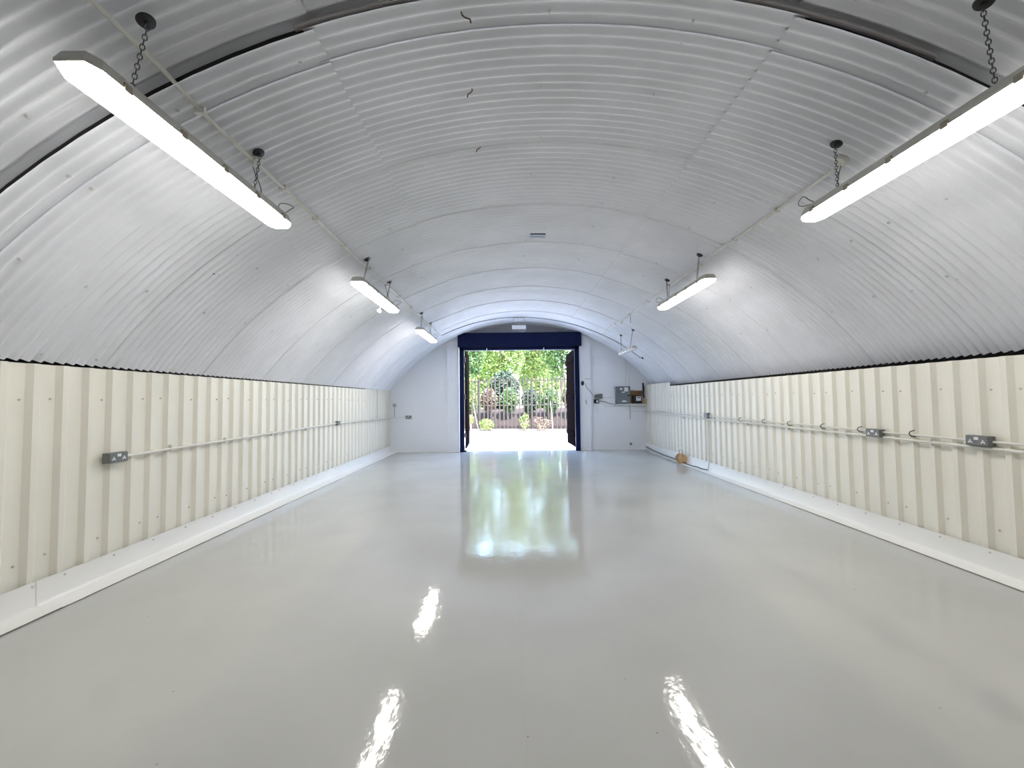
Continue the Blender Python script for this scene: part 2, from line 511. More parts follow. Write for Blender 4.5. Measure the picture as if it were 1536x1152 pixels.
# ------------------------------------------------------------------ end walls
def archpoly(x0, x1, y, zb, off=-.02, n=20):
    p = [(x1, y, zb), (x0, y, zb)]
    a0, a1 = math.asin(x0 / R0), math.asin(x1 / R0)
    for i in range(n + 1):
        a = a0 + (a1 - a0) * i / n
        p.append(((R0 - off) * math.sin(a), y, ZC + (R0 - off) * math.cos(a)))
    return p
wf = thing('wall_far', (0, YEND, 0), 'white painted brick end wall around the open doorway', 'wall', kind='structure')
def wpart(name, poly, dy, m):
    o = MB().extrude([(x, y - YEND, z) for x, y, z in poly], (0, dy, 0)).build(name, m, wf)
    return o
wpart('wall_panel', archpoly(-4.75, -1.93, YEND, 0.0), 0.22, M['brick'])
wpart('wall_panel', archpoly(1.77, 4.75, YEND, 0.0), 0.22, M['brick'])
wpart('pier', archpoly(-2.215, -1.86, YEND - .075, 0.0), 0.30, M['brick'])
wpart('pier', archpoly(1.69, 2.03, YEND - .075, 0.0), 0.30, M['brick'])
wpart('gable', archpoly(-2.2, 2.05, 12.14, 3.07), 0.05, M['gable'])
MB().box(-3.86, -2.22, -.018, 0, 0.0, 0.10).build('plinth', M['brick'], wf)
MB().box(2.03, 3.66, -.018, 0, 0.0, 0.13).build('plinth', M['brick'], wf)
wr = MB().extrude(archpoly(-4.78, 4.78, YREAR, 0.0, -.08, 40), (0, -0.1, 0)).build('wall_rear', M['brick'])
tag(wr, 'white painted end wall opposite the doorway', 'wall', kind='structure')

# ------------------------------------------------------------------ roller shutter and timber doors
d1 = thing('door_1', (-.07, 11.82, 0), 'navy blue roller shutter box and guide rails around the doorway', 'roller shutter', kind='structure')
def P(mb): # shift world coordinates to door_1 space
    mb.v = [(x + .07, y - 11.82, z) for x, y, z in mb.v]; return mb
P(MB().cbox(-1.886, 1.752, 11.70, 12.08, 3.085, 3.49, 0.012)).build('shutter_box', M['blue'], d1)
P(MB().box(-1.80, 1.66, 11.78, 11.95, 2.985, 3.085)).build('shutter_curtain_end', M['blue'], d1)
for (x0, x1) in ((-1.845, -1.712), (1.553, 1.69)):
    P(MB().cbox(x0, x1, 11.78, 11.86, 0.0, 3.085, 0.008)).build('guide_rail', M['blue'], d1)
for (x, z0, z1) in ((-1.03, 3.0, 3.12), (.64, 3.0, 3.12)):
    P(MB().tube([(x, 11.695, z0 - .04), (x, 11.695, z0 + .03)], .012, 6)).build('pull_ring', M['conduit_white'], d1)
P(MB().box(-1.72, -1.66, 11.80, 11.88, 0.0, 0.05)).build('foot_stop', M['black'], d1)
def leaf(name, x0, y0, x1, y1, label):
    L = math.hypot(x1 - x0, y1 - y0)
    d = thing(name, (x0, y0, 0), label, 'door', kind='structure')
    d.rotation_euler = (0, 0, math.atan2(y1 - y0, x1 - x0))
    n = 10
    for k in range(n):
        MB().cbox(k * L / n + .003, (k + 1) * L / n - .003, -.022, .022, 0.03, 3.06, .004).build('plank', M['doorwood'], d)
    for z in (.35, 1.55, 2.7):
        MB().box(.02, L - .02, .022, .05, z, z + .14).build('ledge', M['doorwood'], d)
        MB().tube([(-.02, 0, z), (-.02, 0, z + .14)], .012, 8).build('hinge', M['black'], d)
leaf('door_2', -1.745, 12.5, -1.79, 13.9, 'dark timber door leaf swung open outside, next to the bare pier')
leaf('door_3', 1.665, 12.5, 1.62, 13.9, 'dark timber door leaf swung open outside, on the key switch side')

# ------------------------------------------------------------------ batten lights on chains
def outline(w, l, c):
    h, g = w / 2, l / 2
    return [(-h, -g + c), (-h + c * .55, -g), (h - c * .55, -g), (h, -g + c), (h, g - c), (h - c * .55, g), (-h + c * .55, g), (-h, g - c)]
def loft(m, w, l, secs):
    rows = []
    for (ins, z, c) in secs:
        o = outline(w - 2 * ins, l - 2 * ins, c)
        rows.append([(x, y, z) for x, y in o] + [(o[0][0], o[0][1], z)])
    m.grid(rows)
    n = len(m.v)
    m.f.append(tuple(range(n - 9, n - 1)))
    m.f.append(tuple(range(7, -1, -1)))
    return m
def links(m, a, b, size=0.030, r=0.0024):
    a, b = Vector(a), Vector(b)
    L = (b - a).length
    n = max(2, int(L / (size * .74)))
    t = (b - a).normalized()
    u = t.orthogonal().normalized(); w = t.cross(u)
    for k in range(n):
        c = a + (b - a) * ((k + .5) / n)
        s = u if k % 2 == 0 else w
        pts = []
        for j in range(8):
            an = 2 * PI * j / 8
            pts.append(c + t * math.cos(an) * size * .5 + s * math.sin(an) * size * .30)
        m.tube(pts, r, 4, closed=True)
    return m
def light(x, y, zb, discs, label, length=1.55, lit=True, sensor=False, feed=None, width=.172, junc_side=-1):
    t = thing('batten_light', (x, y, zb), label, 'ceiling light', 'batten lights hung on chains')
    h = loft(MB(), width, length, [(-.003, .032, .05), (-.004, .036, .05), (-.004, .046, .05), (.012, .086, .045), (.02, .095, .045)]).build('housing', M['lamp_body'], t)
    loft(MB(), width, length, [(.018, 0.0, .055), (.006, .010, .052), (0, .032, .05)]).build('diffuser', M['diffuser'] if lit else M['diffuser_off'], t)
    nc = 5
    for s in (-1, 1):
        for k in range(nc):
            yy = (-.5 + (k + .5) / nc) * length
            MB().box(s * (width / 2 + .007) - .004, s * (width / 2 + .007) + .004, yy - .018, yy + .018, .020, .056).build('clip', M['clip'], h)
    for i, (dx, dy) in enumerate(discs):
        zr = zroof(dx, .020)
        nrm = Vector((-dx, 0, ZC - zr)).normalized()
        p = Vector((dx, dy, zr))
        o = Vector((x, y, zb))
        MB().lathe([(.036, 0), (.040, .006), (.036, .014), (.014, .018), (.012, .030)], p - o, nrm, 18).build('hook_plate', M['black'], t, smooth=True)
        off = (-.54 if i == 0 else .50) * length / 1.55 * .9
        a = p + nrm * .03 - o
        b = Vector((-0.03, off, .10))
        ch = links(MB(), a, b).build('chain', M['chain'], t)
        MB().tube([b + Vector((-.02, 0, -.012)), b + Vector((-.012, 0, .006)), b + Vector((.012, 0, .006)), b + Vector((.02, 0, -.012))], .003, 5).build('hanger', M['chain'], t)
    if feed:
        fx, fy = feed
        o = Vector((x, y, zb))
        s = Vector((fx, fy, zroof(fx, .05))) - o
        e = Vector((0, .30 * length, .09))
        c1 = s + Vector((0, .05, -.08)); c2 = e + Vector((.02, .05, .08))
        pts = [s * (1 - q) ** 3 + c1 * 3 * q * (1 - q) ** 2 + c2 * 3 * q * q * (1 - q) + e * q ** 3 for q in [i / 10 for i in range(11)]]
        MB().tube(pts, .004, 6).build('flex', M['cable'], t, smooth=True)
        # spare flex coiled round the end of the far chain
        b = Vector((0.0, .47 * length, .12))
        lp = [b + Vector((.055 * math.cos(q) + .05 * (1 if x < 0 else -1), .02 * math.sin(2 * q), .035 * math.sin(q) + .03)) for q in [2 * PI * i / 14 for i in range(14)]]
        MB().tube(lp, .0035, 5, closed=True).build('flex_loop', M['cable'], t, smooth=True)
    if sensor:
        MB().lathe([(.012, 0), (.03, .01), (.034, .03), (.024, .05), (.01, .056)], (-.12, .42, -.02), (-.2, 0, -1), 14).build('sensor', M['switch'], t, smooth=True)
        MB().tube([(-.118, .42, -.015), (-.075, .42, .04)], .007, 6).build('sensor_arm', M['switch'], t)
    return t
light(-2.145, 2.345, 2.86, [(-2.085, 1.841), (-2.152, 2.804)], 'long lit batten light hung next to the open roof joint, over the single conduit wall', length=1.53, feed=(-2.225, 2.86))
light(-2.14, 5.38, 2.865, [(-2.148, 4.985), (-2.158, 5.94)], 'lit batten light with a small white sensor beneath it', sensor=True, feed=(-2.225, 5.97))
light(-2.14, 8.6, 2.87, [(-2.145, 8.086), (-2.162, 9.10)], 'lit batten light closest to the doorway on the single conduit side', feed=(-2.235, 9.28))
light(2.02, 2.35, 2.885, [(1.93, 1.84), (2.032, 2.841)], 'long lit batten light with a coiled flex beside its hook, over the two conduit wall', feed=(2.15, 2.94))
light(2.05, 5.51, 2.90, [(2.071, 5.03), (2.077, 6.10)], 'lit batten light in the middle of the hut on the two conduit side', feed=(2.17, 6.25))
light(2.47, 9.63, 2.62, [(2.505, 9.22), (2.47, 10.10)], 'short unlit batten light hanging low before the grey fuse board wall', length=1.2, lit=False, width=.14)

# ------------------------------------------------------------------ ceiling conduits
def saddle(m, p, n, r):
    return m
def ceiling_run(name, x, y0, y1, jbs, clips, label, plates=()):
    t = thing(name, (x, y0, zroof(x, .03)), label, 'conduit', 'ceiling conduits')
    o = t.location.copy()
    pts = []
    k = int((y1 - y0) / .25)
    for i in range(k + 1):
        y = y0 + (y1 - y0) * i / k
        dz = .05 if y < 2.1 else (.05 * max(0, (2.4 - y) / .3) if y < 2.4 else 0)
        pts.append(Vector((x + (.012 * math.sin(y * 2.3)), y, zroof(x, .042) + dz)) - o)
    MB().tube(pts, .0125, 8).build('pipe', M['conduit'], t, smooth=True)
    for y in clips:
        zz = zroof(x, .034)
        MB().box(-.03, .03, y - y0 - .01, y - y0 + .01, zz - o.z - .026, zz - o.z + .012).build('saddle_clip', M['conduit'], t)
    for y in jbs:
        zz = zroof(x, .022) - o.z
        MB().lathe([(.042, 0), (.042, .034), (.036, .04), (.012, .042), (.008, .046)], (0, y - y0, zz), Vector((-x * .45, 0, -1)), 16).build('junction_box', M['conduit'], t, smooth=True)
    return t
cl = [2.33, 3.2, 3.75, 4.4, 5.2, 6.6, 7.4, 8.3, 9.8]
ceiling_run('ceiling_conduit', -2.2, -3.0, 10.64, [2.84, 5.95, 9.28], cl, 'cream painted conduit pipe along the ceiling beside the lights with the sensor')
ceiling_run('ceiling_conduit', 2.16, 2.9, 10.74, [2.94, 6.25, 9.46], [3.7, 4.4, 5.2, 7.2, 8.3, 10.2], 'cream ceiling conduit pipe that starts at a round box by the coiled flex')
t = thing('arch_conduit', (0, 10.85, zroof(0)), 'thin grey conduit following the roof arch before the doorway', 'conduit')
ap = [(x, 10.69 + .3 * math.exp(-((x - .9) / 2.0) ** 2), z) for x, y, z in arc(-2.2, 3.2, 0, .036, 36)]
MB().tube([Vector(p) - t.location for p in ap], .010, 8).build('pipe', M['cable'], t, smooth=True)
MB().lathe([(.02, -.03), (.02, .03)], Vector((3.2, 10.70, zroof(3.2, .022))) - t.location, (.7, 0, -.7), 8).build('end_cap', M['black'], t)
# drop from arch to the fuse board
t = thing('board_conduit', (3.09, 11.9, 1.90), 'pair of thin conduits dropping from the roof to the fuse board', 'conduit')
MB().tube([(0, 0, 0), (0, 0, zroof(3.09) - 1.88 - .03), (.03, -.5, zroof(3.09) - 1.88 - .05), (.10, -1.0, zroof(3.19) - 1.88 - .03)], .011, 8).build('pipe', M['conduit_white'], t, smooth=True)
MB().tube([(.1, 0, .0), (.1, 0, .55)], .008, 8).build('pipe', M['conduit_white'], t, smooth=True)
# lone hook plate and hanging wire by the unlit lamp
zz = zroof(2.204)
t = thing('ceiling_hook', (2.204, 9.06, zz), 'small empty black ceiling hook plate beside the conduit box', 'hook')
MB().lathe([(.032, 0), (.036, .006), (.032, .014), (.012, .018)], (0, 0, -.006), (-.4, 0, -1), 14).build('plate', M['black'], t, smooth=True)
MB().tube([(-.01, 0, -.025), (-.012, 0, -.05), (-.03, 0, -.06), (-.035, 0, -.045)], .004, 6).build('hook', M['black'], t)
zz = zroof(2.19, .03)
t = MB().tube([(0, 0, 0), (-.02, .02, -.03), (-.015, .01, -.10), (-.02, .01, -.17)], .005, 6).build('hanging_wire', M['cable'], None, loc=(2.19, 8.31, zz))
tag(t, 'short dark wire end hanging from the ceiling conduit', 'wire')
# rusty wire hooks at the crown of the roof
for (x, y, dx, lab) in ((-.634, 2.254, .05, 'longest bent rusty wire hook at the crown, by the open roof joint'),
                        (-.626, 2.832, -.03, 'bent rusty wire hook at the crown, between the other two hooks'),
                        (-.615, 3.484, -.03, 'smallest bent rusty wire hook at the crown, closest to the black slot')):
    o = MB().tube([(0, 0, .004), (.003, 0, -.012), (dx * .4, .005, -.024), (dx, .01, -.03), (dx * 1.1, .01, -.052)], .005, 6).build('wire_hook', M['rust'], None, True, (x, y, zroof(x, .004)))
    tag(o, lab, 'hook', 'rusty wire hooks in the roof crown')

# ------------------------------------------------------------------ emergency light over the door
t = thing('emergency_light', (-.095, 11.03, 3.52), 'small white emergency light hung on wires above the shutter box', 'emergency light')
MB().cbox(-.19, .19, -.03, .03, -.045, .05, .012).build('body', M['switch'], t)
MB().box(-.165, .165, -.033, -.029, -.03, .03).build('diffuser', M['diffuser_off'], t)
MB().box(-.16, .16, -.02, .02, zroof(-.1) - 3.52 - .03, zroof(-.1) - 3.52 - .012).build('mount_plate', M['socket'], t)
for x in (-.15, .15):
    MB().tube([(x, 0, .05), (x, 0, zroof(-.1) - 3.52 - .03)], .004, 6).build('suspension_wire', M['cable'], t)
MB().lathe([(.03, 0), (.03, .04)], (0, 0, zroof(-.1) - 3.52 - .055), (0, 0, 1), 12).build('rose', M['switch'], t)
MB().tube([(.12, .0, -.04), (.18, 0, -.10), (.1, 0, -.14), (0, 0, -.10), (.0, 0, .0), (0, .02, .24)], .006, 6).build('flex', M['conduit_white'], t, smooth=True)

# ------------------------------------------------------------------ wall conduits and sockets
def socket(loc, rotz, label, w=.175, h=.088, dep=.055, group='double metal-clad sockets'):
    # built facing -y, then turned to its wall
    t = thing('double_socket', loc, label, 'socket', group)
    t.rotation_euler = (0, 0, rotz)
    MB().cbox(-w / 2, w / 2, -dep, 0, -h / 2, h / 2, .008).build('back_box', M['socket'], t)
    p = MB().cbox(-w / 2 + .004, w / 2 - .004, -dep - .006, -dep, -h / 2 + .004, h / 2 - .004, .003).build('face_plate', M['socket'], t)
    MB().box(-.016, .016, -dep - .010, -dep - .006, .008, .032).build('switch', M['switch'], t)
    for s in (-1, 1):
        q = MB()
        cx = s * w * .27
        q.box(cx - .004, cx + .004, -dep - .0075, -dep - .0058, -.002, .010)
        q.box(cx - .016, cx - .008, -dep - .0075, -dep - .0058, -.022, -.014)
        q.box(cx + .008, cx + .016, -dep - .0075, -dep - .0058, -.022, -.014)
        q.box(cx - .012, cx + .012, -dep - .0075, -dep - .0058, -.014, -.004)
        q.build('outlet_insert', M['switch'], p)
    return t
WL, WR = XL + .015, XR - .015
socket((XL, 3.605, 1.035), PI / 2, 'grey double socket on the single conduit wall, conduit leaving one side only')
socket((XR, 3.42, 1.108), -PI / 2, 'grey double socket on the two conduit wall, conduit passing out both sides')
socket((XR, 4.405, 1.095), -PI / 2, 'grey double socket on the two conduit wall, next to the black conduit hooks')
socket((-3.37, YEND, 1.035), 0, 'small dark double socket on the white brick end wall', w=.165, h=.09)
def pipe_thing(name, pts, r, label, m, cat='conduit', group=None, parts=()):
    o = Vector(pts[0])
    t = thing(name, o, label, cat, group)
    MB().tube([Vector(p) - o for p in pts], r, 8).build('pipe', m, t, smooth=True)
    return t, o
def clips(t, o, ys, x, z, r, side, m):
    for y in ys:
        s = 1 if side == 'l' else -1
        MB().box(min(0, s * 2.2 * r) + x - o.x, max(0, s * 2.2 * r) + x - o.x, y - .008 - o.y, y + .008 - o.y, z - r * 2.1 - o.z, z + r * 2.1 - o.z).build('saddle_clip', m, t)
t, o = pipe_thing('wall_conduit', [(WL, 3.69, 1.033), (WL, 4.9, 1.045), (WL, 5.8, 1.056), (WL, 7.0, 1.065), (WL, 8.15, 1.072), (WL, 9.5, 1.058), (WL, 10.6, 1.042), (WL, 11.92, 1.022)], .014,
                  'cream conduit along the single conduit wall ending at its double socket', M['conduit'], group='wall conduits')
clips(t, o, [4.2, 4.99, 5.97, 6.96, 9.1, 10.3], XL, 1.05, .014, 'l', M['conduit'])
MB().cbox(XL - o.x, XL + .05 - o.x, 8.16 - o.y, 8.28 - o.y, 1.03 - o.z, 1.12 - o.z, .006).build('junction_box', M['socket'], t)
MB().tube([(-.01, 7.03, .02), (-.01, 7.03, .84)], .005, 6).build('drop_cable', M['cable'], t)
t, o = pipe_thing('end_wall_conduit', [(-3.9, YEND - .012, 1.022), (-3.45, YEND - .012, 1.03)], .010, 'short white conduit between the corner and the end wall socket', M['conduit_white'], group='wall conduits')
t = thing('call_point', (-3.788, YEND, 1.39), 'small round pale device on the white brick end wall', 'alarm device')
MB().lathe([(.055, 0), (.055, .03), (.045, .04), (.02, .045)], (0, 0, 0), (0, -1, 0), 18).build('body', M['lamp_body'], t, smooth=True)
MB().tube([(0, -.01, -.05), (0, -.01, -.36)], .007, 6).build('cable', M['cable'], t)
# two runs on the right hand wall
t, o = pipe_thing('wall_conduit', [(WR, 3.0 - 6, 1.05), (WR, 3.14, 1.045), (WR, 3.8, 1.052), (WR, 5.5, 1.062), (WR, 6.8, 1.075), (WR, 8.1, 1.065), (WR, 10.26, 1.10), (WR, 11.92, 1.11)], .014,
                  'lower unbroken cream conduit along the two conduit wall', M['conduit'], group='wall conduits')
clips(t, o, [3.83, 4.8, 5.8, 6.8, 9.3], XR, 1.055, .014, 'r', M['conduit'])
t, o = pipe_thing('wall_conduit', [(WR - .004, -3.0, 1.11), (WR - .004, 3.34, 1.105), (WR - .004, 4.33, 1.11), (WR - .004, 5.5, 1.122), (WR - .004, 6.8, 1.125), (WR - .004, 8.1, 1.135), (WR - .004, 10.3, 1.15), (WR - .004, 11.92, 1.16)], .0105,
                  'upper thin conduit with black hooks linking the sockets on the two conduit wall', M['conduit'], group='wall conduits')
for y in (4.0, 4.6, 5.15, 5.77, 6.35, 7.0):
    MB().tube([(XR - o.x, y - o.y, .045), (XR - .035 - o.x, y - o.y + .012, .03), (XR - .04 - o.x, y - o.y + .02, .008), (XR - .03 - o.x, y - o.y + .004, -.018), (XR - o.x, y - o.y - .01, -.02)], .005, 6).build('cable_hook', M['black'], t)
MB().cbox(XR - .06 - o.x, XR - o.x, 8.10 - o.y, 8.24 - o.y, 1.09 - o.z, 1.20 - o.z, .006).build('junction_box', M['socket'], t)
t, o = pipe_thing('drop_conduit', [(WR, 8.17, 1.10), (WR, 8.17, .2), (WR - .02, 8.17, .1), (WR - .02, 8.17, .03)], .010, 'vertical conduit dropping from the wall box to the skirting', M['conduit'])

# ------------------------------------------------------------------ fuse board corner on the end wall
Y = YEND
t = thing('fuse_board', (2.97, Y, 1.35), 'grey steel fuse board cabinet with white paper labels', 'fuse board')
MB().cbox(-.215, .215, -.12, 0, 0, .52, .006).build('case', M['board'], t)
MB().box(-.215, -.12, -.125, -.12, .01, .51).build('side_cover', M['board'], t)
dr = MB().cbox(-.112, .208, -.136, -.12, .012, .508, .004).build('door', M['board'], t)
for (x0, x1, z0, z1) in ((.03, .15, .37, .49), (-.09, -.03, .42, .47), (-.04, .04, .335, .365), (-.04, .09, .065, .105)):
    MB().box(x0, x1, -.1385, -.136, z0, z1).build('paper_label', M['switch'], dr)
MB().box(.12, .205, -.146, -.136, .235, .27).build('latch', M['black'], dr)
t = thing('meter_board', (3.385, Y, 1.36), 'brown wooden backboard carrying the black electricity meter', 'meter')
MB().box(-.175, .175, -.02, 0, 0, .385).build('backboard', M['wood'], t)
mt = MB().cbox(-.12, .135, -.12, -.02, 0.0, .24, .012).build('meter', M['black'], t)
MB().cbox(-.03, .11, -.128, -.12, .08, .215, .004).build('meter_window', M['switch'], mt)
MB().box(0.0, .08, -.131, -.128, .16, .195).build('display', M['socket'], mt)
sh = MB().box(2.75, 3.64, Y - .14, Y, 1.325, 1.35).build('board_shelf', M['conduit_white'])
tag(sh, 'narrow white shelf under the fuse board and meter', 'shelf')
t = MB().tube([(0, 0, .62), (.01, -.02, .45), (-.01, -.03, .3), (.01, -.03, .22), (.01, -.02, .16)], [.024, .03, .03, .026, .022], 8).build('supply_cable', M['black'], None, True, (3.59, Y - .035, 1.352))
tag(t, 'thick black supply cable rising beside the meter', 'cable')
t = MB().cbox(-.04, .04, -.05, 0, 0, .14, .01).build('supply_cutout', M['tan'], None, loc=(3.612, Y - .04, 1.35))
tag(t, 'small tan supply block at the foot of the black cable', 'fuse block')
t = thing('isolator_box', (2.262, Y, 1.52), 'grey two-part switch box on the brick wall near the pier', 'switch box')
MB().cbox(-.105, 0, -.06, 0, .01, .12, .006).build('case', M['socket'], t)
MB().cbox(0, .108, -.075, 0, 0, .14, .008).build('cover', M['socket'], t)
t = thing('rotary_switch', (2.2, Y, 1.44), 'small black rotary switch with white centre under the grey switch box', 'switch')
MB().cbox(-.075, .075, -.05, 0, -.06, .06, .008).build('case', M['black'], t)
MB().lathe([(.035, 0), (.03, .02)], (.02, -.05, 0), (0, -1, 0), 14).build('knob', M['switch'], t)
t = MB().lathe([(.04, 0), (.046, .02), (.036, .045), (.02, .05)], (0, 0, 0), (0, -1, 0), 14).build('key_switch', M['black'], None, True, (1.785, Y - .075, 1.98))
t.scale = (1, 1, 1.5)
tag(t, 'oval black key switch on the white pier', 'switch')
def wire(name, pts, r, m, lab, cat='cable'):
    o = Vector(pts[0])
    q = MB().tube([Vector(p) - o for p in pts], r, 6).build(name, m, None, True, o)
    return tag(q, lab, cat)
wire('shutter_cable', [(1.86, Y - .083, 1.97), (1.9, Y - .085, 1.85), (2.02, Y - .085, 1.72), (2.12, Y - .02, 1.60), (2.16, Y - .02, 1.58)], .007, M['cable'], 'grey shutter cable slanting from the pier to the switch box')
wire('flex_cable', [(2.28, Y - .02, 1.45), (2.45, Y - .012, 1.43), (2.6, Y - .012, 1.37), (2.74, Y - .012, 1.34), (2.75, Y - .012, 1.30)], .007, M['cable'], 'sagging grey flex from the rotary switch to the board shelf')
wire('short_conduit', [(2.37, Y - .012, 1.55), (2.76, Y - .012, 1.55)], .010, M['conduit_white'], 'straight white conduit between the switch box and fuse board', 'conduit')
wire('short_conduit', [(2.43, Y - .012, 1.29), (2.72, Y - .012, 1.29), (3.66, Y - .012, 1.265)], .010, M['conduit_white'], 'white conduit running just under the board shelf', 'conduit')
wire('short_conduit', [(3.2, Y - .012, 1.12), (3.66, Y - .012, 1.13)], .012, M['conduit_white'], 'white conduit below the shelf turning onto the side wall', 'conduit')
wire('earth_cable', [(3.195, Y - .012, 1.325), (3.195, Y - .012, .90)], .006, M['black'], 'thin black cable hanging straight down below the shelf')
wire('pier_wire', [(2.03, Y - .08, 2.10), (1.86, Y - .08, 2.11)], .006, M['cable'], 'short dark wire stub across the pier above the key switch')
t = MB().tube([(0, 0, .06), (-.02, -.01, .05), (-.02, -.01, -.04), (.01, -.01, -.06)], .008, 6).build('cable_clip', M['black'], None, True, (1.9, Y - .083, 1.42))
tag(t, 'small black hooked cable clip low on the white pier', 'clip')
t = thing('low_outlet', (3.195, Y - .018, .17), 'tiny grey outlet box low on the brick wall', 'outlet')
MB().cbox(-.03, .03, -.03, 0, -.025, .03, .005).build('case', M['socket'], t)
MB().tube([(0, -.01, -.02), (0, -.01, -.13)], .006, 6).build('cable', M['conduit_white'], t)

# hose and reel on the floor beside the skirting
wire('floor_hose', [(3.60, 11.75, .10), (3.60, 11.2, .06), (3.585, 10.4, .045), (3.57, 9.6, .05), (3.57, 9.45, .07)], .022, M['cable'], 'grey hose lying along the skirting to the tan reel', 'hose')
t = thing('cable_reel', (3.56, 9.28, 0.012), 'tan cable reel with wire handle on the skirting flange', 'cable reel')
for y in (-.075, .075):
    MB().lathe([(.10, -.008), (.105, -.004), (.105, .004), (.10, .008)], (0, y, .11), (0, 1, 0), 18).build('flange', M['tan'], t, smooth=True)
MB().lathe([(.075, -.065), (.082, -.03), (.078, 0), (.083, .03), (.075, .065)], (0, 0, .11), (0, 1, 0), 16).build('wound_cable', M['rust'], t, smooth=True)
MB().tube([(0, -.09, .11), (0, -.09, .25), (.0, -.06, .30), (0, .06, .30), (0, .09, .25), (0, .09, .11)], .006, 6).build('handle', M['cable'], t, smooth=True)
MB().box(-.07, .07, -.10, .10, 0.0, .012).build('foot', M['tan'], t)
wire('reel_flex', [(3.56, 9.17, .05), (3.57, 9.0, .03), (3.60, 8.75, .025), (3.57, 8.55, .05), (3.60, 8.4, .03), (WR - .025, 8.2, .04)], .010, M['black'], 'black flex snaking from the reel to the drop conduit')

# ------------------------------------------------------------------ palisade fence outside
FA = math.atan2(-.79, 4.86)
fx0, fy0 = 0.13, 20.29
fence = thing('palisade_fence', (fx0, fy0, -.05), 'weathered steel palisade fence across the yard', 'fence')
fence.rotation_euler = (0, 0, FA)
def pale():
    W = .034
    m = MB()
    def rib(z, k=1.0, y=0.0):
        return [(-W * k, y, z), (-W * .45 * k, y - .022, z), (W * .45 * k, y - .022, z), (W * k, y, z)]
    rows = [rib(.10), rib(2.2), rib(2.58, 1.0, -.012), rib(2.68, .7, -.03), rib(2.80, .08, -.05)]
    m.grid(rows)
    m.grid([[(x, y + .004, z) for x, y, z in r] for r in rows])
    return m.mesh('pale', M['pale'])
pm = pale()
npale = 47
for k in range(npale):
    link('pale', pm, fence, ((k - npale // 2) * .207 + random.uniform(-.012, .012), random.uniform(-.004, .004), random.uniform(-.02, .02)))
for z in (2.52, 1.28):
    MB().box(-5.1, 5.1, 0.002, .045, z, z + .05).build('rail', M['pale'], fence)
for x in (-4.9, -2.15, .6, 3.35):
    MB().box(x - .05, x + .05, .05, .13, 0, 2.6).build('post', M['pale'], fence)
MB().cbox(-6.0, 6.0, -.06, .12, 0, .10, .02).build('kerb', M['stem'], fence)

# earth bank behind the fence
rows = []
for j in range(14):
    y = 20.85 + j * .25
    rows.append([(x, y - x * .16, -.06 + 1.05 * (1 - math.exp(-max(0, j - .5) * .45)) + random.uniform(-.07, .07)) for x in [-9 + .3 * i for i in range(61)]])
bk = MB().grid(rows).build('earth_bank', M['earth'], None, True)
tag(bk, 'bank of reddish brown earth and leaf litter behind the fence', 'earth bank', kind='structure')

# ------------------------------------------------------------------ shrubs and trees
def leaves(n, rad, size, shell=.55, seed=0):
    rnd = random.Random(seed)
    m = MB()
    v, f = m.v, m.f
    for i in range(n):
        while True:
            p = Vector((rnd.uniform(-1, 1), rnd.uniform(-1, 1), rnd.uniform(-1, 1)))
            if shell < p.length < 1: break
        # clumpy crown: push leaves towards scattered knots
        k = .86 + .14 * math.sin(p.x * 7 + seed) * math.sin(p.y * 6 + 1) * math.sin(p.z * 8 + 2)
        p = Vector((p.x * rad[0] * k, p.y * rad[1] * k, p.z * rad[2] * k))
        a = Vector((rnd.gauss(0, 1), rnd.gauss(0, 1), rnd.gauss(0, 1))).normalized()
        b = a.orthogonal().normalized()
        s = size * rnd.uniform(.6, 1.3)
        o = len(v)
        v += [tuple(p - a * s), tuple(p + b * s * .45), tuple(p + a * s), tuple(p - b * s * .45)]
        f.append((o, o + 1, o + 2, o + 3))
    return m
def plant(name, x, y, z, rad, n, size, m, label, cat, group, trunk, seed):
    t = thing(name, (x, y, -.05), label, cat, group)
    o = leaves(n, rad, size, .45, seed).build('foliage', M[m], t, loc=(0, 0, z + .05))
    o['kind'] = 'stuff'
    rnd = random.Random(seed + 50)
    if trunk:
        MB().tube([(0, 0, 0), (.05, .03, z * .5), (-.04, 0, z), (.02, .02, z + rad[2] * .5)], [.16, .12, .09, .03], 8).build('trunk', M['bark'], t, smooth=True)
        for k in range(5):
            a = rnd.uniform(0, 2 * PI)
            MB().tube([(0, 0, z * rnd.uniform(.6, .9)), (math.cos(a) * rad[0] * .4, math.sin(a) * rad[1] * .4, z + rad[2] * .1), (math.cos(a) * rad[0] * .75, math.sin(a) * rad[1] * .75, z + rad[2] * .4)], [.06, .04, .015], 6).build('branch', M['bark'], t)
    else:
        for k in range(6):
            a = rnd.uniform(0, 2 * PI)
            MB().tube([(0, 0, 0), (math.cos(a) * rad[0] * .3, math.sin(a) * rad[1] * .3, z), (math.cos(a) * rad[0] * .7, math.sin(a) * rad[1] * .7, z + rad[2] * .6)], [.025, .018, .008], 5).build('stem', M['bark'], t)
    return t
TG, SG, HG = 'trees beyond the fence', 'shrubs behind the fence', 'tall bushes between the fence and trees'
plant('broadleaf_tree', -3.6, 26.0, 5.6, (2.1, 1.5, 4.0), 9000, .12, 'leaf_mid', 'mid green tree beyond the fence, next to the bare pier door leaf', 'tree', TG, True, 1)
plant('broadleaf_tree', -1.0, 29.4, 6.0, (2.2, 1.5, 4.6), 7500, .12, 'leaf_light', 'slender yellow green tree beyond the fence behind the low dark bush', 'tree', TG, True, 2)
plant('broadleaf_tree', 1.6, 33.0, 7.0, (2.8, 1.8, 5.2), 8500, .14, 'leaf_light', 'broad yellow green tree farthest beyond the fence', 'tree', TG, True, 3)
